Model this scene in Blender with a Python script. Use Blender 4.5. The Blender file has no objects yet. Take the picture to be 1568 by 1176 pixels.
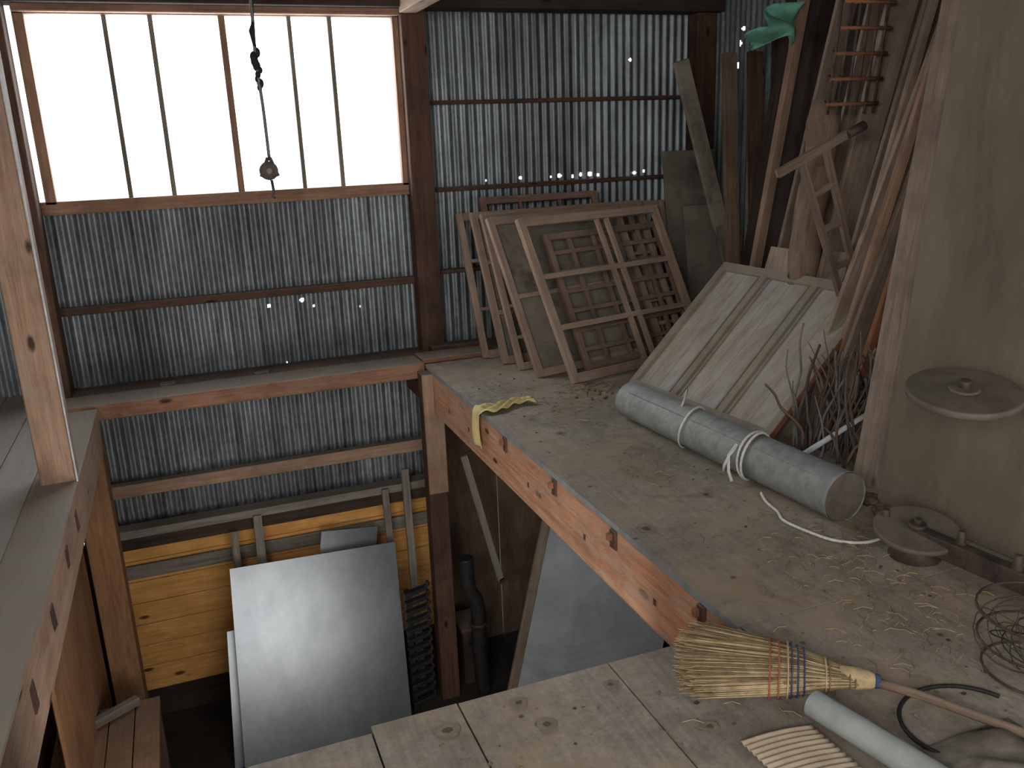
import bpy, math, random
import numpy as np
from mathutils import Vector, Matrix, noise
random.seed(7)
V=Vector
def lin(c):
    r=[]
    for x in c:
        x=x/255.
        r.append(x/12.92 if x<=.04045 else ((x+.055)/1.055)**2.4)
    return (r[0],r[1],r[2],1)

# ------------------------------------------------------------ materials
class NT:
    def __init__(s,name):
        s.m=bpy.data.materials.new(name); s.m.use_nodes=True
        s.t=s.m.node_tree; s.t.nodes.clear()
        s.out=s.t.nodes.new('ShaderNodeOutputMaterial')
        s.b=s.t.nodes.new('ShaderNodeBsdfPrincipled')
        s.t.links.new(s.b.outputs[0],s.out.inputs[0])
    def n(s,ty,**k):
        x=s.t.nodes.new(ty)
        for a,b in k.items(): setattr(x,a,b)
        return x
    def l(s,a,b): s.t.links.new(a,b)
    def coord(s,kind,scale):
        c=s.n('ShaderNodeTexCoord'); mp=s.n('ShaderNodeMapping')
        mp.inputs['Scale'].default_value=scale
        s.l(c.outputs[kind],mp.inputs[0]); return mp.outputs[0]
    def noise(s,vec,sc,det=5,ro=.6,dist=0):
        x=s.n('ShaderNodeTexNoise'); x.inputs['Scale'].default_value=sc
        x.inputs['Detail'].default_value=det; x.inputs['Roughness'].default_value=ro
        x.inputs['Distortion'].default_value=dist
        s.l(vec,x.inputs['Vector']); return x.outputs[0]
    def ramp(s,fac,stops):
        r=s.n('ShaderNodeValToRGB'); e=r.color_ramp.elements
        while len(e)<len(stops): e.new(.5)
        for i,(p,c) in enumerate(stops):
            e[i].position=p
            e[i].color=c if hasattr(c,'__len__') else (c,c,c,1)
        s.l(fac,r.inputs[0]); return r.outputs[0]
    def mix(s,fac,a,b,mode='MIX'):
        x=s.n('ShaderNodeMix',data_type='RGBA',blend_type=mode)
        for i,v in ((0,fac),(6,a),(7,b)):
            if hasattr(v,'is_linked') or hasattr(v,'links'): s.l(v,x.inputs[i])
            else: x.inputs[i].default_value=v
        return x.outputs[2]
    def math(s,op,a,b=0):
        x=s.n('ShaderNodeMath',operation=op)
        for i,v in ((0,a),(1,b)):
            if hasattr(v,'links'): s.l(v,x.inputs[i])
            else: x.inputs[i].default_value=v
        return x.outputs[0]
    def bump(s,h,st,dist=.01):
        x=s.n('ShaderNodeBump'); x.inputs['Strength'].default_value=st; x.inputs['Distance'].default_value=dist
        s.l(h,x.inputs['Height']); s.l(x.outputs[0],s.b.inputs['Normal'])
    def upmask(s,lo=.3,hi=.9):
        g=s.n('ShaderNodeNewGeometry'); sx=s.n('ShaderNodeSeparateXYZ')
        s.l(g.outputs['Normal'],sx.inputs[0])
        mr=s.n('ShaderNodeMapRange'); mr.inputs[1].default_value=lo; mr.inputs[2].default_value=hi
        s.l(sx.outputs[2],mr.inputs[0]); return mr.outputs[0]

def wood(name,ca,cb,cc=None,knots=True,dust=.5,dcol=(128,122,112),scr=0,scol=(150,140,130),rough=.8,grain=22):
    t=NT(name); ca,cb=lin(ca),lin(cb); cc=lin(cc) if cc else tuple(x*.55 for x in ca[:3])+(1,)
    uv=t.coord('UV',(1.1,grain,1)); uv2=t.coord('UV',(1,1,1)); ob=t.coord('Object',(1,1,1))
    g=t.noise(uv,1.6,8,.65,.6)
    col=t.ramp(g,[(.3,ca),(.5,tuple((a+b)/2 for a,b in zip(ca,cb))),(.72,cb)])
    fine=t.noise(t.coord('UV',(3,grain*5,1)),2,6,.7)
    col=t.mix(.5,col,t.ramp(fine,[(.35,.35),(.6,1.0)]),'MULTIPLY')
    big=t.noise(ob,2.6,5,.65)
    col=t.mix(t.ramp(big,[(.44,0.),(.72,.8)]),col,cc)
    if knots:
        v=t.n('ShaderNodeTexVoronoi'); v.inputs['Scale'].default_value=1
        t.l(t.coord('UV',(2.6,6.5,1)),v.inputs['Vector'])
        k=t.ramp(v.outputs['Distance'],[(.07,1.),(.13,0.)])
        col=t.mix(k,col,tuple(x*.16 for x in ca[:3])+(1,))
    if scr:
        sn=t.noise(t.coord('UV',(3,9,1)),1.6,9,.75,1.0)
        col=t.mix(t.ramp(sn,[(.46,0.),(.60,scr)]),col,lin(scol))
    if dust:
        dn=t.noise(ob,7,7,.7)
        dm=t.math('MULTIPLY',t.upmask(),t.ramp(dn,[(.25,dust*.6),(.6,min(1,dust*1.3))]))
        col=t.mix(dm,col,lin(dcol))
    t.l(col,t.b.inputs['Base Color']); t.b.inputs['Roughness'].default_value=rough
    t.b.inputs['Specular IOR Level'].default_value=.25
    t.bump(fine,.35,.004)
    return t.m

def plain(name,ca,cb,sc=6,rough=.7,metal=0,bump=.2,spec=.3,spots=None,coords='Object',stretch=(1,1,1)):
    t=NT(name); ob=t.coord(coords,stretch)
    n=t.noise(ob,sc,8,.7)
    col=t.ramp(n,[(.32,lin(ca)),(.68,lin(cb))])
    if spots:
        s2=t.noise(ob,sc*.6,7,.75,.8)
        col=t.mix(t.ramp(s2,[(.50,0.),(.64,.85)]),col,lin(spots))
    t.l(col,t.b.inputs['Base Color']); t.b.inputs['Roughness'].default_value=rough
    t.b.inputs['Metallic'].default_value=metal; t.b.inputs['Specular IOR Level'].default_value=spec
    t.bump(n,bump,.006)
    return t.m

def galv(name,ca,cb,rough=.42,metal=.75,rust=.6,mott=.6,stretch=(14,14,1.1),lap=False):
    t=NT(name); ob=t.coord('Object',(1,1,1))
    st=t.noise(t.coord('Object',stretch),1.3,8,.7)
    sp=t.noise(ob,26,5,.7); big=t.noise(ob,1.3,5,.6)
    col=t.ramp(st,[(.3,lin(ca)),(.68,lin(cb))])
    col=t.mix(mott,col,t.ramp(sp,[(.35,.45),(.6,1.)]),'MULTIPLY')
    col=t.mix(mott,col,t.ramp(big,[(.35,.4),(.62,1.)]),'MULTIPLY')
    if lap:
        sx=t.n('ShaderNodeSeparateXYZ'); t.l(t.coord('Object',(1/.62,1/.62,1)),sx.inputs[0])
        wn=t.n('ShaderNodeTexWhiteNoise',noise_dimensions='1D')
        t.l(t.math('FLOOR',t.math('ADD',sx.outputs[0],.3)),wn.inputs['W'])
        col=t.mix(.75,col,t.ramp(wn.outputs['Value'],[(0.,.6),(1.,1.)]),'MULTIPLY')
    rn=t.noise(t.coord('Object',(5,5,1.6)),2,9,.75)
    rm=t.ramp(rn,[(.58,0.),(.70,rust)])
    col=t.mix(rm,col,lin((76,62,52)))
    t.l(col,t.b.inputs['Base Color'])
    t.l(t.math('SUBTRACT',metal,t.math('MULTIPLY',rm,.6*metal)),t.b.inputs['Metallic'])
    t.l(t.ramp(sp,[(.3,rough-.08*mott),(.7,rough+.2*mott)]),t.b.inputs['Roughness'])
    if mott>.2: t.bump(sp,.1,.003)
    return t.m

def floor_mat(name,ca,cb,stain,warm=None,voro=7):
    t=NT(name); ob=t.coord('Object',(1,1,1))
    n1=t.noise(ob,1.6,7,.62,.3); n2=t.noise(ob,14,8,.75); n3=t.noise(ob,60,5,.8)
    col=t.ramp(n1,[(.32,lin(ca)),(.68,lin(cb))])
    col=t.mix(.6,col,t.ramp(n2,[(.33,.5),(.62,1.)]),'MULTIPLY')
    col=t.mix(.4,col,t.ramp(n3,[(.3,.35),(.55,1.)]),'MULTIPLY')
    gr=t.noise(t.coord('Object',(30,1.2,1)),1.6,8,.7,.4)
    col=t.mix(.45,col,t.ramp(gr,[(.35,.5),(.6,1.)]),'MULTIPLY')
    st=t.noise(ob,3.3,9,.7,.9)
    col=t.mix(t.ramp(st,[(.54,0.),(.66,.65)]),col,lin(stain))
    if warm:
        w=t.noise(ob,2.1,6,.7,.5)
        col=t.mix(t.ramp(w,[(.44,0.),(.64,.6)]),col,lin(warm))
    v=t.n('ShaderNodeTexVoronoi'); v.inputs['Scale'].default_value=voro
    t.l(ob,v.inputs['Vector'])
    col=t.mix(t.ramp(v.outputs['Distance'],[(.05,.75),(.09,0.)]),col,lin((60,54,48)))
    t.l(col,t.b.inputs['Base Color']); t.b.inputs['Roughness'].default_value=.82
    t.b.inputs['Specular IOR Level'].default_value=.25
    t.bump(n2,.3,.006)
    return t.m

M={}
M['dark']=wood('wood_old_dark',(64,46,38),(104,75,61),dust=.3)
M['dark2']=wood('wood_brown_black',(44,36,31),(78,62,52),dust=.2)
M['beam']=wood('wood_orange_beam',(150,100,72),(204,150,114),(124,92,72),dust=.7,scr=.62,scol=(156,138,120))
M['ledge']=wood('wood_ledge',(112,76,58),(158,114,88),(92,66,54),dust=.8,scr=.35,scol=(132,118,106))
M['post']=wood('wood_knotty_post',(132,102,82),(174,142,118),(104,80,66),dust=.75,scr=.35,scol=(140,130,120))
M['grey']=wood('wood_grey',(106,99,90),(148,141,130),(86,79,70),dust=.5,knots=False)
M['greyplank']=wood('wood_grey_plank',(120,115,108),(160,154,145),(102,95,86),dust=.6,dcol=(144,139,130),grain=14)
M['pine']=wood('wood_pine',(196,138,70),(234,180,108),(178,120,64),dust=.3,grain=12)
M['frame']=wood('wood_window_frame',(126,94,76),(168,132,108),dust=.5,knots=False)
M['latt']=wood('wood_lattice',(132,108,92),(176,150,130),(108,86,72),dust=.8,knots=False,dcol=(160,150,138))
M['lattd']=wood('wood_lattice_dark',(112,88,76),(150,122,106),dust=.7,knots=False)
M['tan']=wood('wood_tan',(136,118,102),(176,156,138),(110,92,78),dust=.3,knots=False,grain=16)
M['tan2']=wood('wood_tan_weathered',(114,98,86),(156,138,122),(88,73,62),dust=.3,knots=True,grain=20)
M['tand']=wood('wood_tan_dark',(100,84,72),(138,118,102),(78,63,54),dust=.3,knots=False,grain=16)
M['rust']=wood('wood_rusty',(124,80,56),(166,112,80),dust=.2,knots=False)
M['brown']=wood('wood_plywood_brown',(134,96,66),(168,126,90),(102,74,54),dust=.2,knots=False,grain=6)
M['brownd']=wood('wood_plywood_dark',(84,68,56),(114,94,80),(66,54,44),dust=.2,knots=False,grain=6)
M['log']=wood('bark_log',(106,86,70),(148,124,104),(78,60,50),dust=.3,knots=True,grain=9)
M['ply']=plain('plywood_dusty',(94,88,79),(130,122,109),3,.85,spots=(72,64,55))
M['board']=plain('board_beige',(86,76,64),(116,104,88),1.6,.85,spots=(74,64,53),bump=.1,stretch=(1.5,1.5,.5))
M['doorp']=plain('door_painted',(134,123,108),(168,158,143),4.0,.75,spots=(150,158,158),bump=.2,stretch=(1,4,1))
M['doorf']=plain('door_rail',(118,106,91),(148,136,120),5.0,.75,spots=(130,128,122),bump=.2)
M['floor']=floor_mat('floor_plywood',(128,120,108),(164,154,140),(98,89,78),(154,132,108))
M['knot']=plain('floor_knot_ring',(108,98,86),(132,120,106),30,.85)
M['knotc']=plain('floor_knot_core',(72,58,48),(98,80,66),40,.85)
M['edge']=plain('plywood_edge_bluegrey',(100,103,104),(130,132,132),8,.8)
M['ground']=plain('ground_dark',(34,30,27),(58,52,46),2,.95)
M['corr']=galv('corrugated_galvanised',(94,100,103),(168,175,179),.46,.6,.55,.6,(14,14,1.1),True)
M['sheet']=galv('aluminium_sheet',(110,114,119),(134,138,142),.30,.72,.0,.12,(2,2,1))
M['tube']=galv('stovepipe_zinc',(132,136,130),(166,168,162),.68,.1,.4,.5,(6,6,6))
M['iron']=plain('iron_rust',(54,46,42),(96,84,76),14,.65,.5,.3)
M['steel']=plain('steel_grey',(88,84,80),(126,120,114),14,.6,.3,.2)
M['disc']=plain('disc_cast',(80,73,65),(108,99,89),10,.7,.1,.2)
M['black']=plain('black_rubber',(22,22,23),(44,43,42),20,.6,0,.2)
M['white']=plain('rope_white',(176,174,168),(216,214,208),60,.9)
M['pipew']=plain('pipe_pale',(150,154,158),(190,194,196),20,.5)
M['panel']=plain('panel_bluegrey',(146,151,155),(172,178,182),2,.6,spots=(140,144,146),bump=.05)
M['yellow']=plain('cloth_yellow',(176,160,104),(204,190,134),20,.9)
M['green']=plain('cloth_green',(82,138,118),(116,170,148),14,.9)
M['straw']=plain('straw',(146,126,94),(196,172,132),30,.85)
M['strawd']=plain('straw_dark',(98,82,60),(138,118,88),30,.9)  # darker straw tone, mixed in among the lighter straw
M['blue']=plain('thread_blue',(44,58,92),(60,76,112),40,.8)
M['red']=plain('thread_red',(140,76,54),(170,94,68),40,.8)
M['card']=plain('cardboard_ribbed',(150,134,114),(176,160,138),14,.9)
M['ptube']=plain('tube_greyblue',(124,130,127),(154,158,155),8,.65)
M['twig']=plain('twigs',(66,54,46),(104,88,76),12,.85)
M['rag']=plain('rag_black',(24,22,21),(48,44,42),20,.9)
t=NT('frosted_sheet'); t.t.nodes.remove(t.b)
tr=t.n('ShaderNodeBsdfTransparent'); tl=t.n('ShaderNodeBsdfTranslucent'); mx=t.n('ShaderNodeMixShader')
tr.inputs[0].default_value=(.96,.98,1,1); tl.inputs[0].default_value=(.95,.97,1,1); mx.inputs[0].default_value=.3
t.l(tr.outputs[0],mx.inputs[1]); t.l(tl.outputs[0],mx.inputs[2]); t.l(mx.outputs[0],t.out.inputs[0]); M['glass']=t.m

# ------------------------------------------------------------ mesh builder
class B:
    def __init__(s,name,bevel=0,smooth=False):
        s.name=name;s.v=[];s.f=[];s.uv=[];s.mi=[];s.ms=[];s.bev=bevel;s.sm=[];s.smooth=smooth
    def _m(s,m):
        if m not in s.ms: s.ms.append(m)
        return s.ms.index(m)
    def face(s,idx,uvs,m,sm=False):
        s.f.append(idx);s.uv.append(uvs);s.mi.append(s._m(m));s.sm.append(sm)
    def box(s,o,a,b,c,m,jit=0):
        o,a,b,c=V(o),V(a),V(b),V(c)
        if a.cross(b).dot(c)<0: o=o+c; c=-c
        n=len(s.v); L=[a,b,c]; 
        for k in range(8):
            p=o+(a if k&1 else V())+(b if k&2 else V())+(c if k&4 else V())
            if jit: p+=V([random.uniform(-jit,jit) for _ in range(3)])
            s.v.append(p)
        ls=[a.length,b.length,c.length]; lax=ls.index(max(ls))
        ou,ov=random.uniform(0,40),random.uniform(0,40)
        fs=[((0,2,3,1),2),((4,5,7,6),2),((0,1,5,4),1),((2,6,7,3),1),((0,4,6,2),0),((1,3,7,5),0)]
        for idx,nax in fs:
            oth=[i for i in range(3) if i!=nax]
            if lax in oth: ua=lax; va=[i for i in oth if i!=lax][0]
            else: ua,va=oth
            uv=[]
            for k in idx:
                bits=(k&1,(k>>1)&1,(k>>2)&1)
                uv.append((ou+bits[ua]*ls[ua],ov+nax*.37+bits[va]*ls[va]))
            s.face(tuple(n+k for k in idx),uv,m)
        return s
    def bb(s,x0,x1,y0,y1,z0,z1,m,jit=0):
        return s.box((x0,y0,z0),(x1-x0,0,0),(0,y1-y0,0),(0,0,z1-z0),m,jit)
    def beam(s,p0,p1,w,t,m,side=(0,0,1),jit=0):
        p0,p1=V(p0),V(p1);d=p1-p0
        sd=V(side);sd=(sd-d.normalized()*sd.dot(d.normalized())).normalized()
        ot=d.normalized().cross(sd)
        return s.box(p0-sd*w/2-ot*t/2,d,sd*w,ot*t,m,jit)
    def blob(s,x,y,z,rx,ry,m,seg=18,wob=.18,rz=0):
        n=len(s.v);ph=random.uniform(0,9)
        s.v.append(V((x,y,z)))
        for k in range(seg):
            a=2*math.pi*k/seg;r=1+wob*noise.noise(V((math.cos(a)*1.5+ph,math.sin(a)*1.5,ph)))*2
            s.v.append(V((x+rx*r*math.cos(a),y+ry*r*math.sin(a),z)))
        for k in range(seg): s.face((n,n+1+k,n+1+(k+1)%seg),[(0,0)]*3,m)
    def tube(s,pts,r,m,seg=8,caps=True):
        pts=[V(p) for p in pts]; N=len(pts)
        rs=r if hasattr(r,'__len__') else [r]*N
        n0=len(s.v); up=None; L=0;ou=random.uniform(0,30)
        Ls=[]
        for i,p in enumerate(pts):
            d=(pts[min(i+1,N-1)]-pts[max(i-1,0)]).normalized()
            if up is None:
                up=V((0,0,1)) if abs(d.z)<.9 else V((1,0,0))
            up=(up-d*up.dot(d)).normalized(); w=d.cross(up)
            if i: L+=(p-pts[i-1]).length
            Ls.append(L)
            for k in range(seg):
                a=2*math.pi*k/seg
                s.v.append(p+(up*math.cos(a)+w*math.sin(a))*rs[i])
        for i in range(N-1):
            for k in range(seg):
                k2=(k+1)%seg
                c=2*math.pi*rs[i]
                s.face((n0+i*seg+k,n0+i*seg+k2,n0+(i+1)*seg+k2,n0+(i+1)*seg+k),
                  [(ou+Ls[i],c*k/seg),(ou+Ls[i],c*(k+1)/seg),(ou+Ls[i+1],c*(k+1)/seg),(ou+Ls[i+1],c*k/seg)],m,True)
        if caps:
            for b,rev in ((n0,True),(n0+(N-1)*seg,False)):
                idx=[b+k for k in range(seg)]
                if rev: idx=idx[::-1]
                s.face(tuple(idx),[(math.cos(2*math.pi*k/seg)*.05,math.sin(2*math.pi*k/seg)*.05) for k in range(seg)],m)
        return s
    def grid(s,fn,nu,nv,m,sm=True,closed=False,hole=None):
        n0=len(s.v); P={}
        for j in range(nv+1):
            for i in range(nu+1):
                s.v.append(V(fn(i/nu,j/nv)))
        for j in range(nv):
            for i in range(nu):
                a=n0+j*(nu+1)+i
                s.face((a,a+1,a+nu+2,a+nu+1),[(i/nu,j/nv),((i+1)/nu,j/nv),((i+1)/nu,(j+1)/nv),(i/nu,(j+1)/nv)],m,sm)
        return s
    def ball(s,c,r,m,seg=14,rings=8,sc=(1,1,1)):
        c=V(c)
        return s.grid(lambda u,v:(c.x+r*sc[0]*math.sin(math.pi*v)*math.cos(2*math.pi*u),c.y+r*sc[1]*math.sin(math.pi*v)*math.sin(2*math.pi*u),c.z-r*sc[2]*math.cos(math.pi*v)),seg,rings,m)
    def make(s,solid=0,cull=None):
        me=bpy.data.meshes.new(s.name)
        me.from_pydata([tuple(p) for p in s.v],[],s.f)
        for m in s.ms: me.materials.append(M[m])
        uvl=me.uv_layers.new(name='UVMap')
        for p,uvs,mi,sm in zip(me.polygons,s.uv,s.mi,s.sm):
            p.material_index=mi;p.use_smooth=sm
            for li,uv in zip(p.loop_indices,uvs): uvl.data[li].uv=uv
        o=bpy.data.objects.new(s.name,me); bpy.context.scene.collection.objects.link(o)
        if solid:
            md=o.modifiers.new('s','SOLIDIFY'); md.thickness=solid; md.offset=0
        if s.bev:
            md=o.modifiers.new('b','BEVEL'); md.width=s.bev; md.segments=1; md.limit_method='ANGLE'; md.angle_limit=math.radians(50)
        me.update(); return o

# ------------------------------------------------------------ corrugated walls
def corrugated(name,axis,c,a0,a1,z0,z1,holes=(),pitch=.064,amp=.009,lap=()):
    b=B(name); step=pitch/8; n=int((a1-a0)/step)
    holes=[(x,z,r*.72) for x,z,r in holes]
    zs={z0,z1}
    for zz in np.arange(z0,z1,.5): zs.add(round(float(zz),3))
    for (hx,hz,hr) in holes:
        for q in (-1,-.4,.4,1): zs.add(round(hz+hr*q,4))
    zs=sorted(z for z in zs if z0<=z<=z1)
    for z in zs:
        for i in range(n+1):
            a=a0+i*step; d=amp*math.sin(2*math.pi*a/pitch)+.004*math.sin(a*1.7+z*.8)
            b.v.append(V((a,c+d,z)) if axis=='Y' else V((c+d,a,z)))
    m=b._m('corr')
    for j in range(len(zs)-1):
        zc=(zs[j]+zs[j+1])/2
        for i in range(n):
            ac=a0+(i+.5)*step
            if any(((ac-hx)/hr)**2+((zc-hz)/hr)**2<1.0 for hx,hz,hr in holes): continue
            q=j*(n+1)+i
            b.face((q,q+1,q+n+2,q+n+1),[(0,0)]*4,'corr',True)
    return b.make()
Y=6.2
holesL=[(.75,.44,.021),(.52,.42,.017),(.83,.39,.012),(1.16,.35,.010),(.60,.0,.009)]
holesR=[(2.45,1.2,.017),(2.17,1.195,.011),(2.70,1.195,.013),(2.77,1.2,.022),(2.88,1.19,.020),(2.95,1.2,.022),(3.03,1.2,.024),(3.1,1.19,.015),(3.38,2.03,.018),(3.42,1.19,.017),(3.5,1.2,.015)]
corrugated('wall_back_corrugated_lower','Y',Y,-.9,1.66,-1.16,1.19,holesL)
corrugated('wall_back_corrugated_right','Y',Y,1.62,4.06,-.05,2.6,holesR)
corrugated('wall_back_corrugated_left','Y',Y,-2.5,-.86,-.05,2.6,[(-1.2,.7,.01)])
corrugated('wall_right_corrugated','X',4.06,-1.2,6.2,-.05,2.6,[(5.75,2.1,.03),(5.78,1.95,.03),(5.72,2.2,.02),(5.6,1.5,.012)])
b=B('wall_left'); 
for k in range(14): b.bb(-2.54,-2.5,-1.2,6.2,-.05+k*.19,.135+k*.19,'tand',.003)
b.make()
b=B('ceiling')
y=-1.2
while y<6.3:
    b.bb(-2.6,4.2,y,y+.195,2.62,2.65,'dark2',.002); y+=.2
b.make()
# ------------------------------------------------------------ floors
b=B('floor_loft')
for x0,x1,y0,y1 in ((1.47,2.37,1.99,3.62),(1.47,2.37,3.624,6.2),(2.374,4.2,1.99,4.0),(2.374,4.2,4.004,6.2),(1.476,2.37,-1.2,1.984),(2.374,4.2,-1.2,1.984)):
    b.bb(x0,x1,y0,y1,-.025,0,'floor',.0008)
b.bb(1.466,1.4695,1.99,5.45,-.026,.001,'edge')
for x,y,r in ((1.557,2.72,.035),(1.72,3.9,.03),(1.95,2.9,.028)):
    b.blob(x,y,.0016,r,r*1.2,'knot'); b.blob(x,y,.0022,r*.45,r*.5,'knotc')
b.make()
b=B('floor_loft_planks',bevel=0)
xs=[-2.5,-2.2,-1.9,-1.62,-1.33,-1.06,-.82,-.55,-.27,-.02,.30,.545,1.01,1.474]
for i in range(len(xs)-1):
    y1=1.985+random.uniform(-.004,.004)+(-.03 if xs[i]<.29 else 0)
    zt=random.uniform(-.003,.002)
    b.bb(xs[i]+.003,xs[i+1]-.003,-1.2,y1,-.034,zt,'floor',.0)
for x,y,r in ((.485,1.884,.032),(.70,1.915,.022),(.735,1.80,.028),(.967,1.884,.020),(1.12,1.62,.024),(.42,1.62,.03)):
    b.blob(x,y,.0040,r*1.15,r*.85,'knot'); b.blob(x,y,.0046,r*.45,r*.35,'knotc')
b.make()
b=B('floor_left_loft',bevel=.003)
for i in range(9):
    x0=-2.5+i*.188
    b.bb(x0+.003,x0+.185,2.0,6.19,-.03,random.uniform(-.003,.003),'greyplank')
b.make()
b=B('floor_ground'); b.bb(-2.6,4.3,-1.2,6.4,-2.7,-2.6,'ground'); b.make()
b=B('wall_lower_left'); b.bb(-1.12,-1.09,2.0,6.2,-2.6,-.26,'brown'); b.make()
b=B('wall_lower_back',bevel=.002)
x=1.66
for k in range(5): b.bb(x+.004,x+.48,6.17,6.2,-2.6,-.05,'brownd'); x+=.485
b.bb(-1.1,1.66,6.21,6.24,-2.6,-1.13,'dark2')
b.make()
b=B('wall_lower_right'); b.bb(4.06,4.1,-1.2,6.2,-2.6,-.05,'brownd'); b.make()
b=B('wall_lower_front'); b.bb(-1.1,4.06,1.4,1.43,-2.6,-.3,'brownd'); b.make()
b=B('pine_wall_boards',bevel=.003)
z=-1.15
for h in (.13,.16,.17,.17,.17,.17,.2):
    b.bb(-.78,1.66,6.12,6.145+random.uniform(0,.004),z-h+.003,z,'pine'); z-=h
b.make()
# ------------------------------------------------------------ framing
def one(name,*boxes,bev=.005):
    b=B(name,bevel=bev)
    for q in boxes: b.bb(*q[:6],q[6],q[7] if len(q)>7 else .002)
    return b.make()
one('trim_rail',(-.80,1.60,6.05,6.13,-.775,-.685,'post'))
one('trim_lower_plank',(-.72,1.60,5.98,6.11,-1.05,-.99,'grey'),(-.74,1.6,6.02,6.15,-1.15,-1.05,'dark2'))
one('trim_board_batten',(-.72,1.62,6.08,6.115,-1.40,-1.30,'grey'))
one('trim_girt_left',(-.9,1.60,6.12,6.18,.495,.545,'dark'))
one('trim_girt_right',(1.68,3.9,6.13,6.18,1.735,1.765,'dark'),(1.68,3.9,6.13,6.18,1.135,1.165,'dark'),(1.68,3.9,6.13,6.18,.54,.57,'dark'))
one('post_center',(1.56,1.73,6.02,6.16,-.02,2.6,'dark'))
one('post_corner_right',(3.86,4.03,6.02,6.17,0,2.6,'dark'))
one('post_corner_left',(-.96,-.775,5.92,6.1,-.02,2.6,'dark'))
one('trim_header_beam',(-2.5,4.05,5.95,6.15,2.345,2.5,'dark2'),(-.74,1.56,6.03,6.14,2.305,2.355,'frame'))
one('trim_header_end',(1.54,1.66,5.2,5.98,2.31,2.48,'post'))
one('post_left',(-.765,-.615,4.33,4.49,0,2.7,'post'))
one('post_left_pale_strip',(-.612,-.604,4.325,4.335,.0,2.7,'pipew'),bev=0)  # thin pale strip along the post's right front edge
b=B('ledge_shelf',bevel=.008)
b.bb(-.86,1.462,5.62,5.88,-.085,.018,'ledge',.004); b.bb(1.462,1.97,5.66,5.88,.001,.035,'ledge',.003)
b.bb(-.86,1.55,5.885,6.15,-.06,.010,'dark',.004)
b.bb(1.60,1.98,5.905,6.01,.002,.055,'dark',.003)
for x,m in ((-.25,'ply'),(.35,'ply')): b.bb(x,x+.1,5.9,5.96,.012,.03,m,.008)
b.make()
b=B('loft_edge_beam',bevel=.006)
b.bb(1.47,1.62,1.2,5.47,-.31,-.027,'beam',.003)
b.make()
b=B('loft_beam_pegs',bevel=.002)
for yy in (4.06,3.41,2.82,2.19):
    b.bb(1.460,1.474,yy-.022,yy+.022,-.11,-.03,'dark',.004)
    b.bb(1.44,1.47,yy+.0,yy+.022,-.075,-.045,'rust')
for yy in (3.75,3.1,2.5,4.7,5.1):
    b.bb(1.467,1.475,yy-.012,yy+.012,-.2,-.17,'dark')
b.make()
one('loft_post',(1.40,1.54,5.5,5.61,-2.6,-.03,'dark'),(1.40,1.54,5.47,5.498,-.9,-.03,'post'),(1.42,1.62,5.66,6.0,-.25,-.09,'dark'))
one('loft_joists',*[(1.63,4.05,yy,yy+.09,-.25,-.03,'dark2') for yy in (2.3,3.0,3.7,4.4,5.1)])
one('left_loft_beam',(-.81,-.61,2.0,5.60,-.27,0.004,'post',.003))
b=B('left_beam_mortises')
for yy in (3.7,3.2,2.7,2.25,4.1): b.bb(-.612,-.606,yy-.04,yy+.02,-.15,-.06,'dark',.004)
b.make()
one('left_lower_post',(-.80,-.62,5.55,5.74,-2.6,-.27,'brown'))
one('left_lower_panel',(-.84,-.82,4.0,5.55,-2.6,-.28,'brown'))
one('beam_front_header',(-.6,1.47,1.82,1.95,-.25,-.036,'dark'))
# ------------------------------------------------------------ window
b=B('window_1',bevel=.003)
b.bb(-.86,1.56,6.10,6.18,1.135,1.215,'frame'); b.bb(-.74,1.56,6.10,6.18,2.30,2.36,'frame')
b.bb(-.745,-.685,6.10,6.18,1.2,2.33,'frame'); b.bb(1.52,1.56,6.10,6.18,1.2,2.33,'frame')
for x,w in ((-.256,.026),(.005,.029),(.425,.04),(.842,.026),(1.103,.028)):
    b.bb(x-w/2,x+w/2,6.12,6.16,1.21,2.325,'grey' if w<.03 else 'frame')
b.bb(-.69,1.525,6.146,6.148,1.21,2.33,'glass')
b.make()

# ------------------------------------------------------------ lattice frames
def lattice(name,BL,u,v,nv,nh,fw=.05,bw=.022,t=.03,mat='latt',vpos=None,hpos=None,back=None,mid=None):
    b=B(name,bevel=.002); BL,u,v=V(BL),V(u),V(v); U=u.length;W=v.length;uu=u/U;vv=v/W;n=uu.cross(vv).normalized()
    if n.y>0: n=-n
    def st(p,q,w,th=t,off=0): b.beam(BL+uu*p[0]+vv*p[1]+n*off,BL+uu*q[0]+vv*q[1]+n*off,w,th,mat,side=(uu if abs(p[0]-q[0])<1e-6 else vv),jit=.0015)
    h=fw/2
    st((h,0),(h,W),fw);st((U-h,0),(U-h,W),fw);st((fw,h),(U-fw,h),fw*1.1);st((fw,W-h),(U-fw,W-h),fw)
    for k in (vpos or [(i+1)/(nv+1) for i in range(nv)]): st((U*k,fw),(U*k,W-fw),bw,t*.7)
    for k in (hpos or [(i+1)/(nh+1) for i in range(nh)]): st((fw,W*k),(U-fw,W*k),bw,t*.6,.004)
    if back:
        b.box(BL+uu*.02+vv*.02-n*(t*.5+.008),uu*(U-.04),vv*(W-.04),n*.006,back)
    return b.make()
lattice('wooden_lattice_frame',(2.17,4.72,.0),(1.17,.29,0),(-.19,.40,1.0),0,0,.055,.034,.035,'latt',vpos=[.53,.60],hpos=[.33,.64])
lattice('wooden_lattice_frame',(2.38,4.96,.0),(1.02,.26,0),(-.12,.40,.86),4,6,.045,.030,.03,'lattd')
lattice('wooden_lattice_frame',(2.20,5.06,.0),(1.15,.24,0),(-.12,.46,.97),2,5,.045,.026,.03,'latt')
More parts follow.
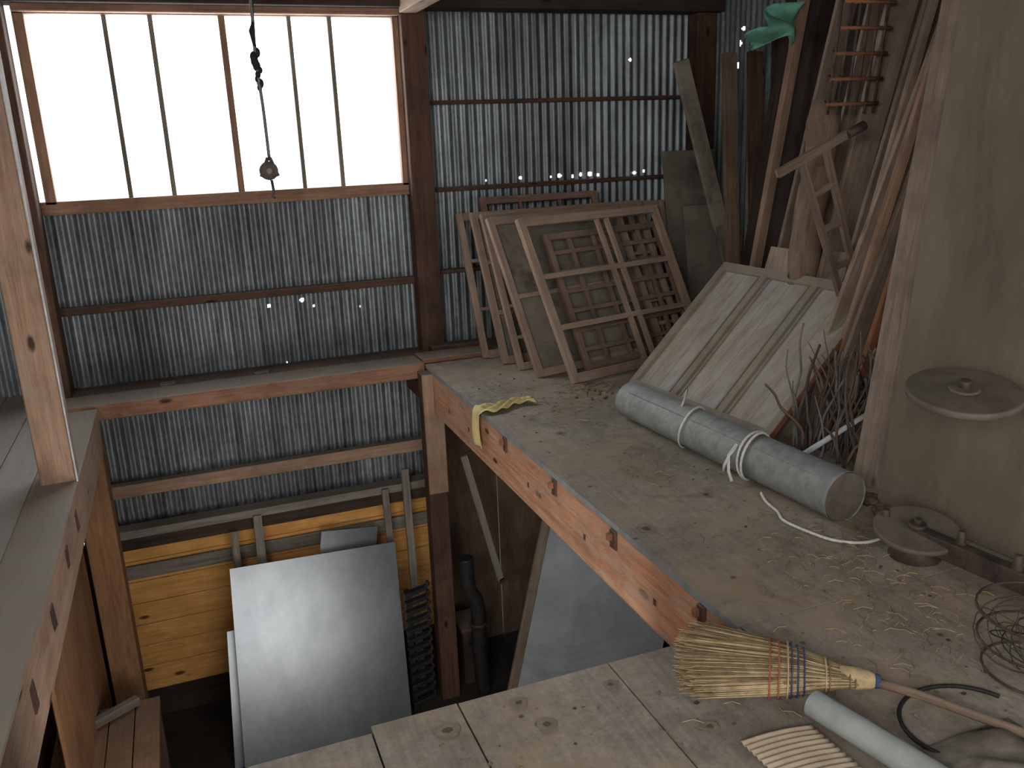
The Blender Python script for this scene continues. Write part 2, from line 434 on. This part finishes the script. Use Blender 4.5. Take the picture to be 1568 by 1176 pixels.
lattice('wooden_lattice_frame',(2.03,4.95,.0),(1.1,.26,0),(-.15,.45,.99),0,1,.05,.03,.03,'latt',back='ply')
lattice('wooden_lattice_frame',(1.99,5.18,.0),(1.25,.20,0),(-.06,.48,1.0),3,4,.045,.024,.03,'latt')
lattice('wooden_lattice_frame',(1.95,5.38,.0),(1.4,.1,0),(-.05,.42,1.0),0,2,.05,.03,.03,'latt',back='ply')
lattice('wooden_lattice_frame',(1.88,5.60,.0),(1.7,.0,0),(-.02,.40,.98),5,2,.05,.024,.03,'latt')
lattice('wooden_lattice_frame',(2.1,5.72,.0),(.95,.0,0),(-.04,.34,1.08),2,3,.05,.024,.03,'lattd')

# ------------------------------------------------------------ panel door
b=B('panelled_cabinet_door',bevel=.003)
BL=V((2.39,4.42,.03)); w=V((.17,-1.12,-.02)); v=V((.76,.2,.66)); W=w.length;H=v.length; ww=w/W; v=(v-ww*v.dot(ww)*.6); vv=v.normalized()
n=ww.cross(vv).normalized(); 
if n.z<0:n=-n
def pb(a0,a1,h0,h1,t0,t1,m): b.box(BL+ww*a0+vv*h0+n*t0,ww*(a1-a0),vv*(h1-h0),n*(t1-t0),m)
pb(0,W,0,H,-.012,-.006,'doorp')
for a0,a1 in ((0,.045),(W/3-.022,W/3+.022),(2*W/3-.022,2*W/3+.022),(W-.045,W)): pb(a0,a1,0,H,-.018,.013,'doorf')
for h0,h1 in ((0,.06),(H-.06,H)): pb(.045,W-.045,h0,h1,-.018,.0125,'doorf')
for c in (W/3,2*W/3):
    for d in (-.055,.035): pb(c+d,c+d+.012,.06,H-.06,-.006,.002,'doorf')
for a in (.12,.22,.50,.58,.80,.95): pb(a,a+.002,.06,H-.06,-.007,-.0052,'tand')
pb(-.004,0,0,H,-.02,.01,'rust'); pb(W,W+.004,0,H,-.02,.01,'rust')
b.make()
b=B('grey_board_offcut',bevel=.002)
b.box((2.66,3.75,0),(.08,-.55,0),(.50,0,.50),(.015,0,-.015),'tand')
b.make()
b=B('plywood_offcut',bevel=.002)
b.box((3.18,3.95,.30),(.02,-.42,.0),(.22,0,.52),(.012,0,-.005),'tan'); b.box((3.1,4.25,.30),(.02,-.25,.0),(.16,0,.52),(.012,0,-.005),'tan')
b.make()

# ------------------------------------------------------------ cylinder + ropes
p0=V((2.175,3.98,.1));p1=V((2.285,2.45,.1))
b=B('zinc_stovepipe')
d=(p1-p0).normalized()
b.tube([p0,p0+d*.01,p0+(p1-p0)*.45,p0+(p1-p0)*.455,p1-d*.02,p1-d*.018,p1],[.098,.1,.1,.102,.102,.105,.105],'tube',40,False)
b.tube([p1-d*.006,p1-d*.004],[.1,.1],'disc',40)
b.tube([p0+d*.02,p0+d*.022],[.096,.096],'disc',40)
b.beam(p0+d*.1+V((-.07,0,.072)),p1-d*.1+V((-.07,0,.072)),.006,.004,'tube')
b.make()
b=B('white_rope_ties')
def ring(c,r,rr,tilt,ph=0):
    up=V((0,0,1)); s=d.cross(up)
    pts=[c+(up*math.cos(a)+s*math.sin(a))*rr+d*tilt*math.sin(a*1+ph) for a in np.linspace(0,2*math.pi,28)]
    b.tube(pts,r,'white',6,False)
c1=p0+d*1.0
for q in (0,.014): ring(c1+d*q,.006,.11,.02+q,q*20)
b.tube([c1+V((-.09,.0,.07)),c1+V((-.125,.01,.02)),c1+V((-.13,0,-.05)),c1+V((-.125,-.02,-.092))],.008,'white',6)
b.tube([c1+V((-.09,.0,.06)),c1+V((-.135,-.01,.03)),c1+V((-.14,0.02,-.03)),c1+V((-.135,.03,-.06))],.007,'white',6)
c2=p0+d*.55
ring(c2,.005,.108,.05,.6)
b.tube([c2+V((-.03,.05,.1)),c2+V((.01,.09,.115)),c2+V((.05,.14,.12)),c2+V((.09,.19,.13))],.005,'white',6)
b.make()
def spline(pts,n=8):
    pts=[V(p) for p in pts]; o=[]
    for i in range(len(pts)-1):
        a=pts[max(i-1,0)];b_=pts[i];c=pts[i+1];e=pts[min(i+2,len(pts)-1)]
        for k in range(n):
            t_=k/n;o.append(.5*((2*b_)+(c-a)*t_+(2*a-5*b_+4*c-e)*t_*t_+(3*b_-a-3*c+e)*t_**3))
    o.append(pts[-1]);return o
b=B('white_rope_trailing'); b.tube(spline([(2.14,2.78,.02),(2.12,2.72,.008),(2.10,2.62,.008),(2.07,2.54,.008),(2.09,2.42,.008),(2.13,2.32,.008),(2.22,2.26,.008),(2.36,2.27,.008)]),.006,'white',7); b.make()

# ------------------------------------------------------------ broom
tip=V((1.18,1.86,.055)); neck=V((1.56,1.575,.05))
b=B('straw_broom')
ax=(neck-tip).normalized(); sd=V((0,0,1)).cross(ax).normalized(); L=(neck-tip).length
def width(s):
    return .028+.045*min(1,s/.3)+ (.110*max(0,(s-.28)/.72)**.8)
for i in range(1700):
    a=random.uniform(0,2*math.pi);r=math.sqrt(random.random())
    cy,cz=r*math.cos(a),r*math.sin(a)
    s0=random.choice([0,.1,.3]); s1=random.uniform(.90,1.05)-.16*cy*cy
    pts=[]
    wob=random.uniform(-.012,.012)
    for k in range(5):
        s=s0+(s1-s0)*k/4
        wd=width(s); p=neck-ax*L*s+sd*cy*wd+V((0,0,cz*min(.055,wd*.6)))+sd*wob*(s**3)*2
        p.z=max(p.z-.0,.004); pts.append(p)
    b.tube(pts,[.0022,.0022,.002,.0016,.0008],'straw' if random.random()<.5 else 'strawd',3,False)
def bandring(s,m,rr=.0035,k=1.03):
    wd=width(s);c=neck-ax*L*s
    b.tube([c+sd*math.cos(a)*wd*k+V((0,0,max(-.045,math.sin(a)*min(.055,wd*.6)*k*1.1))) for a in np.linspace(0,2*math.pi,30)],rr,m,5,False)
for s,m in ((.02,'strawd'),(.05,'strawd'),(.16,'strawd'),(.18,'straw'),(.30,'blue'),(.335,'blue'),(.37,'blue'),(.39,'straw'),(.44,'red'),(.49,'red')): bandring(s,m,.0026)
b.tube([neck-ax*.05,neck,neck+ax*.03,neck+ax*.05],[.03,.03,.024,.014],'straw',14)
b.tube([neck+ax*.04,neck+ax*.045,neck+ax*.055],[.018,.02,.018],'blue',12)
h1=neck+ax*.03
b.tube([h1,V((1.66,1.46,.045)),V((1.78,1.25,.04)),V((1.93,.98,.03))],[.013,.012,.012,.012],'log',12)
b.make()

# ------------------------------------------------------------ cloths
b=B('yellow_cloth')
def yc(u,v):
    L_=u*.50; x=1.80-L_; 
    y=4.46+(v-.5)*(.07+.10*u)+.03*math.sin(u*9)
    z=.012+.016*math.sin(u*17+v*5)**2+.010*math.sin(v*13)**2
    if x<1.462:
        z=.02-(1.462-x)*1.35; x=1.455-.014-.010*math.sin(v*9+u*3)
    return (x,y,z)
b.grid(yc,40,12,'yellow'); b.make(solid=.004)
b=B('green_cloth')
def gc(u,v):
    x=3.44+.32*u+.04*math.sin(v*6); y=4.75+.1*math.sin(u*7+v*4)
    z=2.04+.10*u*1.0+ (v-.5)*(.08+.24*u*(1-.3*u))-.03*math.sin(u*8)
    return (x,y,z)
b.grid(gc,24,14,'green'); b.make(solid=.004)

# ------------------------------------------------------------ leaning planks (right)
def plank(name,p0,p1,w,t,m,side=(0,-1,0)):
    b=B(name,bevel=.003); b.beam(p0,p1,w,t,m,side,.003); return b.make()
pl=[((3.42,4.75,0),(3.84,4.75,2.45),.06,.05,'post',(1,0,0)),
 ((3.28,4.35,0),(3.84,4.35,2.4),.14,.025,'tan2',(1,0,0)),
 ((3.36,4.12,0),(3.90,4.12,2.4),.20,.025,'tan',(1,0,0)),
 ((3.26,3.9,0),(3.84,3.9,2.4),.20,.03,'tan',(1,0,0)),
 ((3.27,3.80,0),(3.90,3.80,2.4),.05,.04,'dark',(1,0,0)),
 ((3.20,3.70,0),(3.93,3.72,2.4),.19,.025,'tan2',(1,0,0)),
 ((3.14,3.62,0),(3.78,3.60,2.45),.045,.03,'tan',(1,0,0)),
 ((3.10,3.52,0),(3.95,3.55,2.35),.05,.04,'rust',(1,0,0)),
 ((3.0,3.5,0),(3.92,3.55,2.3),.22,.025,'tan',(1,0,0)),
 ((2.96,3.40,0),(3.66,3.36,2.4),.05,.03,'post',(1,0,0)),
 ((2.95,3.33,0),(3.86,3.38,2.3),.13,.03,'tan2',(1,0,0)),
 ((3.02,3.25,0),(3.93,3.28,2.3),.05,.03,'dark2',(1,0,0)),
 ((2.90,3.18,0),(3.62,3.14,2.4),.04,.03,'rust',(1,0,0)),
 ((2.98,3.1,0),(3.90,3.1,2.35),.16,.03,'tand',(1,0,0)),
 ((2.86,2.98,0),(3.62,2.98,2.3),.12,.03,'tan2',(1,0,0)),
 ((3.82,5.2,.0),(3.30,5.35,1.95),.12,.03,'ply',(1,0,0)),
 ((3.66,5.15,0),(3.72,5.4,2.0),.11,.03,'tand',(1,0,0)),
 ((3.80,5.05,0),(3.86,5.3,2.0),.12,.04,'dark',(1,0,0)),
 ((3.93,5.0,0),(3.98,5.2,2.2),.12,.04,'dark2',(1,0,0)),
]
for q in pl: plank('leaning_plank',*q)
b=B('added_shade_panels',bevel=.003)  # dark boards added to stand for shade over the lit right wall
b.box((3.57,5.1,0),(0,-1.2,0),(.40,0,2.5),(.02,0,0),'dark2'); b.box((3.54,3.88,0),(0,-1.2,0),(.44,0,2.5),(.02,0,0),'dark')
b.make()
b=B('plywood_sheet_stained',bevel=.003)
b.box((3.55,5.80,0),(.46,-.02,0),(-.02,.18,1.35),(0,-.02,0),'ply'); b.box((3.56,5.55,0),(.44,.0,0),(.02,.2,.95),(0,-.02,0),'ply')
b.make()
b=B('log_pole')
pts=[V((3.18,4.06,.0))+(V((3.42,4.10,1.62))-V((3.18,4.06,0)))*(k/14)+V((.012*math.sin(k*1.3),-.08,0)) for k in range(15)]
b.tube(pts,[.085+.008*math.sin(k*2.1) for k in range(15)],'log',16); b.make()
b=B('wire_rack_basket')
for k in range(6): b.tube([(3.25+.06*k,3.82,1.55),(3.32+.06*k,3.82,2.3)],.008,'iron',6)
for k in range(6): b.tube([(3.24+.018*k,3.82,1.60+.125*k),(3.58+.018*k,3.82,1.60+.125*k)],.010,'rust',6); b.tube([(3.24+.018*k,3.82,1.60+.125*k),(3.28+.018*k,3.88,1.62+.125*k)],.006,'iron',6)
b.make()
b=B('small_trestle_ladder',bevel=.002)
b.beam((2.78,3.6,1.275),(3.24,3.6,1.47),.042,.03,'tand')
b.tube([(3.18,3.58,1.45),(3.28,3.58,1.49)],.025,'iron',10)
b.beam((3.06,3.6,1.40),(3.36,3.62,.62),.032,.03,'tand',(1,0,0)); b.beam((2.92,3.6,1.33),(3.24,3.62,.62),.032,.03,'tand',(1,0,0))
for k in (.25,.5,.78): b.beam(V((2.92,3.6,1.33)).lerp(V((3.24,3.62,.62)),k),V((3.06,3.6,1.40)).lerp(V((3.36,3.62,.62)),k*.97),.032,.025,'tand')
b.make()
b=B('leaning_fibreboard',bevel=.003)
b.box((2.53,2.54,0),(.10,-.95,0),(.26,.02,2.35),(.015,0,0),'board')
b.make()
b=B('leaning_fibreboard',bevel=.003)
b.box((2.60,2.76,0),(.05,-.6,0),(.34,.02,2.4),(.02,0,0),'tan2')
b.make()

# ------------------------------------------------------------ discs
b=B('cast_disc_wheel',bevel=.002)
c=V((2.30,1.98,.65)); n=V((-.10,-.14,1)).normalized()
b.tube([c-n*.012,c-n*.01,c+n*.01,c+n*.012],[.168,.175,.175,.168],'disc',48)
b.tube([c+n*.012,c+n*.02],[.05,.045],'disc',24); b.tube([c+n*.012,c+n*.045],[.018,.018],'iron',16)
b.tube([c-n*.012,c-n*.07],[.035,.03],'iron',18)
b.tube([c-n*.045,c-n*.05+V((.32,-.02,.0))],.02,'iron',12)
b.make()
b=B('cast_base_wheel',bevel=.002)
c=V((2.31,2.12,.10)); 
b.tube([c-n*.01,c-n*.008,c+n*.008,c+n*.01],[.138,.145,.145,.138],'disc',48)
b.tube([c+n*.01,c+n*.03],[.03,.03],'iron',14); b.tube([c+n*.03,c+n*.05],[.014,.014],'iron',12)
b.tube([V((c.x,c.y,0)),c],[.09,.06],'iron',24)
b.beam(c+V((.0,-.02,-.02)),c+V((.08,-.5,-.03)),.07,.05,'iron')
for k in (0,1): b.tube([c+V((.03+.02*k,-.16-.2*k,0)),c+V((.03+.02*k,-.16-.2*k,.06))],[.018,.012],'iron',10)
b.tube([c+V((-.04,.11,.0)),c+V((-.04,.11,.045))],[.02,.014],'iron',10)
b.make()

# ------------------------------------------------------------ sticks / bundle / pipe
b=B('branch_bundle')
for i in range(95):
    x=random.uniform(2.66,3.02);y=random.uniform(2.8,3.2);p=V((x-.05,y,.01))
    pts=[p.copy()]
    dirn=V((random.uniform(-.1,.35),random.uniform(-.1,.1),1)).normalized()
    for k in range(random.randint(3,8)):
        dirn=(dirn+V([random.uniform(-.3,.3) for _ in range(3)])*.9).normalized(); 
        if dirn.z<.1: dirn.z=.3
        p=p+dirn*random.uniform(.05,.09); pts.append(p.copy())
    r=random.uniform(.004,.012)
    b.tube(spline(pts,3),[r*(1-.5*q/(3*len(pts)-3)) for q in range(3*len(pts)-2)],random.choice(['twig','twig','black','iron','tand','twig','steel']),6)
b.make()
b=B('pale_pipe'); b.tube([(2.52,3.02,.03),(3.0,2.92,.30)],.013,'pipew',12); b.tube([(2.51,3.02,.028),(2.54,3.02,.045)],.022,'pipew',12); b.make()
b=B('dirt_clods')
for i in range(26):
    r=random.uniform(.008,.028); x=random.gauss(2.48,.035); y=random.gauss(2.50,.10)
    b.ball((x,y,r*.6),r,random.choice(['dark2','iron','twig']),8,5,(1,random.uniform(.6,1.3),.7))
for i in range(24):
    r=random.uniform(.005,.012); x=random.gauss(2.2,.09); y=random.gauss(4.45,.08)
    b.ball((x,y,r*.5),r,random.choice(['dark2','rust','twig']),8,5,(1,random.uniform(.6,1.6),.6))
b.make()

b=B('wire_tangle_basket')
for i in range(20):
    c=V((2.08+random.uniform(-.04,.04),1.45+random.uniform(-.05,.05),.12)); r=random.uniform(.07,.14)
    e1=V([random.uniform(-1,1) for _ in range(3)]).normalized(); e2=e1.cross(V([random.uniform(-1,1) for _ in range(3)])).normalized()
    pts=[]
    for a in np.linspace(0,random.uniform(3,6.2),18):
        p=c+(e1*math.cos(a)+e2*math.sin(a))*r; p.z=max(.006,p.z*.8); pts.append(p)
    b.tube(pts,random.uniform(.0010,.0024),random.choice(['iron','black','black','twig']),5,False)
for zz,rr in ((.01,.14),(.1,.16),(.19,.17)):
    b.tube([V((2.08+rr*math.cos(a),1.45+rr*math.sin(a),zz)) for a in np.linspace(0,2*math.pi,28)],.004,'iron',6,False)
b.make()
b=B('grey_plastic_tube'); q0=V((1.385,1.545,.045));q1=V((1.475,1.13,.045))
b.tube([q0,q1],.036,'ptube',28,False); b.tube([q1,q0],.032,'ptube',28,False); b.tube([q0+(q1-q0)*.004,q0+(q1-q0)*.006],.035,'ptube',28)
b.make()
b=B('ribbed_cardboard')
def cf(u,v): return (1.15+.20*u+.02*v,1.53-.45*v-.02*u,.012+.003*math.sin(v*150)+.03*u*(1-u))
b.grid(cf,12,240,'card'); b.make(solid=.003)
b=B('coiled_hose'); 
b.tube([V((1.72+.17*math.cos(a),1.36+.15*math.sin(a),.012)) for a in np.linspace(.3,5.6,40)],.006,'black',8); b.make()
b=B('dust_sack')
def sk(u,v):
    x=1.54+.30*u; y=1.00+.34*v; h=math.sin(math.pi*u)**.6*math.sin(math.pi*v)**.6
    return (x+.0,y,.005+.05*h+.012*noise.noise(V((x*12,y*12,0)))*h*3)
b.grid(sk,30,30,'ply'); b.make()

# ------------------------------------------------------------ pulley on rope
b=B('hanging_pulley_rope')
b.tube(spline([(.50,5,2.62),(.505,5,2.2),(.497,5,1.95),(.507,5,1.7),(.51,5,1.43)]),.009,'steel',6)
b.tube(spline([(.495,5,2.62),(.512,5,2.3),(.50,5,2.1)]),.008,'rag',6)
for i in range(9):
    z=1.80+i*.022; b.ball((.503+random.uniform(-.014,.014),5+random.uniform(-.01,.01),z),random.uniform(.012,.022),'rag',8,6,(1,1,1.4))
b.tube([(.50,5,2.0),(.49,4.99,2.08),(.508,5,2.14)],[.008,.014,.004],'rag',6)
b.tube([(.50,4.97,1.37),(.50,4.985,1.37),(.50,5.015,1.37),(.50,5.03,1.37)],[.045,.05,.05,.045],'iron',24)
b.tube([(.50,4.96,1.37),(.50,5.04,1.37)],.015,'steel',12)
b.beam((.545,4.975,1.34),(.51,4.975,1.44),.02,.006,'iron',(1,0,0)); b.beam((.455,4.975,1.34),(.50,4.975,1.44),.02,.006,'iron',(1,0,0))
b.tube([(.51,5,1.32),(.515,5,1.26),(.505,5,1.235),(.52,5,1.225)],.008,'iron',6)
b.make()

# ------------------------------------------------------------ lower level objects
b=B('aluminium_sheets',bevel=.001)
def quadsheet(BL,BR,TL,t,m,off=0):
    BL,BR,TL=V(BL),V(BR),V(TL);u=BR-BL;v=TL-BL;nn=u.cross(v).normalized()*t
    b.box(BL,u,v,nn,m)
quadsheet((-.07,5.22,-2.60),(1.10,5.26,-2.66),(.015,5.74,-1.29),.008,'sheet')
quadsheet((-.13,5.36,-2.6),(.90,5.40,-2.6),(-.06,5.72,-1.75),.008,'sheet')
for k in (.33,.36,.60,.64,.82):
    p=V((-.07,5.22,-2.60)).lerp(V((1.10,5.26,-2.66)),k); b.box(p+V((0,-.003,0)),V((.003,0,0)),V((.085,.52,1.31)),V((0,-.003,0)),'steel')
b.make()
b=B('small_metal_sheet',bevel=.001); quadsheet((.60,5.80,-1.55),(1.02,5.82,-1.60),(.68,5.93,-1.23),.006,'sheet'); b.make()
b=B('leaning_timbers',bevel=.003)
for p0_,p1_,w,m in (((.05,5.75,-2.5),(.08,5.97,-1.12),.05,'grey'),((.22,5.75,-2.5),(.25,5.97,-1.03),.06,'grey'),((1.17,5.75,-2.6),(1.18,5.96,-1.0),.05,'grey'),((1.30,5.72,-2.6),(1.34,5.95,-.86),.055,'grey')):
    b.beam(p0_,p1_,w,.03,m,(1,0,0),.002)
b.make()
b=B('black_spacer_rack',bevel=.003)
b.bb(1.16,1.20,5.45,5.5,-2.6,-1.6,'black')
for k in range(13):
    z=-2.5+k*.075; b.beam((1.15,5.42,z),(1.32,5.44,z+.02),.028,.05,'black'); b.tube([(1.30,5.43,z+.02),(1.33,5.43,z+.045),(1.32,5.43,z+.07)],.014,'black',6)
b.make()
b=B('framed_grey_panel',bevel=.003)
b.box((1.86,5.28,-2.6),(1.3,.0,0),(.78,.56,2.0),(0,.02,-.004),'panel')
b.beam((1.85,5.27,-2.6),(2.63,5.83,-.6),.07,.03,'tan2',(1,0,0))
b.make()
b=B('dark_metal_frame',bevel=.002)
b.beam((1.70,5.6,-.70),(1.94,5.6,-1.75),.05,.03,'grey',(1,0,0)); b.beam((1.93,5.6,-1.76),(2.2,5.6,-1.65),.04,.03,'dark2'); b.beam((1.70,5.62,-.72),(2.15,5.62,-.55),.04,.03,'dark2')
b.make()
b=B('old_stovepipe_elbow')
b.tube(spline([(1.64,5.5,-1.45),(1.65,5.5,-1.7),(1.71,5.5,-1.85),(1.71,5.5,-2.2),(1.73,5.5,-2.6)]),.055,'black',18); b.tube([(1.71,5.5,-2.0),(1.71,5.5,-2.03)],.062,'iron',18)
b.make()
b=B('tool_box_dark',bevel=.004); b.bb(1.62,1.82,5.62,5.9,-2.6,-2.15,'dark2'); b.bb(1.61,1.83,5.61,5.91,-2.15,-2.12,'dark'); b.make()
b=B('wooden_work_table',bevel=.004)
for k in range(4): b.bb(-1.04+.14*k,-.905+.14*k,4.35,5.05,-1.74,-1.70,'brown',.002)
for x,y in ((-1.02,4.4),(-.55,4.4),(-1.02,4.98),(-.55,4.98)): b.bb(x,x+.06,y,y+.05,-2.6,-1.74,'dark')
b.beam((-1.0,4.75,-1.66),(-.6,5.0,-1.66),.05,.05,'grey')
b.bb(-1.02,-.5,4.36,4.40,-1.86,-1.74,'post')
b.make()

# ------------------------------------------------------------ debris
b=B('straw_debris')
areas=[((1.95,4.3),(.25,.35),150),((2.05,2.2),(.35,.35),260),((1.9,3.3),(.18,.35),60),((1.75,4.7),(.3,.3),60),((2.0,1.75),(.4,.25),200),((2.2,4.55),(.15,.12),140),((1.3,1.7),(.3,.2),20)]
for (cx,cy),(sx,sy),n in areas:
    for i in range(n):
        x=random.gauss(cx,sx*.5);y=random.gauss(cy,sy*.5)
        if x<1.49 and y>1.95: continue
        a=random.uniform(0,math.pi);L_=random.uniform(.012,.07);z=.003+random.random()*.004
        b.tube([(x,y,z),(x+math.cos(a)*L_*.5,y+math.sin(a)*L_*.5,z+.003),(x+math.cos(a+.3)*L_,y+math.sin(a+.3)*L_,z)],.0012,random.choice(['straw','strawd','strawd']),3,False)
b.make()
b=B('wood_chips')
for i in range(420):
    x=random.uniform(.4,2.5);y=random.uniform(1.3,5.2)
    if x<1.5 and y>1.93: continue
    s_=random.uniform(.003,.010); b.box((x,y,.0),(s_,s_*.4,0),(-s_*.4,s_,0),(0,0,s_*.4),random.choice(['dark2','tand','post','strawd']),.001)
b.make()

# ------------------------------------------------------------ camera
cd=bpy.data.cameras.new('camera'); cam=bpy.data.objects.new('camera',cd); bpy.context.scene.collection.objects.link(cam)
F=V((.3366,.9004,-.2756)).normalized();R=V((.9323,-.3599,-.0369));R=(R-F*R.dot(F)).normalized();U=R.cross(F)
cam.matrix_world=Matrix(((R.x,U.x,-F.x,0),(R.y,U.y,-F.y,0),(R.z,U.z,-F.z,1.5),(0,0,0,1)))
cd.sensor_width=36; cd.lens=1320/1568*36; cd.clip_start=.05
bpy.context.scene.camera=cam
# ------------------------------------------------------------ light
w=bpy.data.worlds.new('overcast_sky'); bpy.context.scene.world=w; w.use_nodes=True
bg=w.node_tree.nodes['Background']; bg.inputs[0].default_value=(1,.99,.975,1); bg.inputs[1].default_value=1.8
def area(name,loc,tgt,sx,sy,p,col):
    l=bpy.data.lights.new(name,'AREA'); l.shape='RECTANGLE';l.size=sx;l.size_y=sy;l.energy=p;l.color=col
    o=bpy.data.objects.new(name,l); bpy.context.scene.collection.objects.link(o); o.location=loc
    o.rotation_euler=(V(tgt)-V(loc)).to_track_quat('-Z','Y').to_euler(); return o
area('window_daylight',(.42,6.6,2.0),(.9,3.5,-.3),2.2,1.1,90,(.97,.985,1))
area('rear_window_daylight',(-1.6,-.9,2.2),(2.4,4.2,.5),1.6,1.2,90,(1,.97,.93))
area('lower_door_daylight',(.5,2.3,-.9),(.2,6.2,-1.5),1.6,1.0,27,(1,.97,.92))
sc=bpy.context.scene
sc.view_settings.view_transform='Standard'
sc.view_settings.exposure=.2
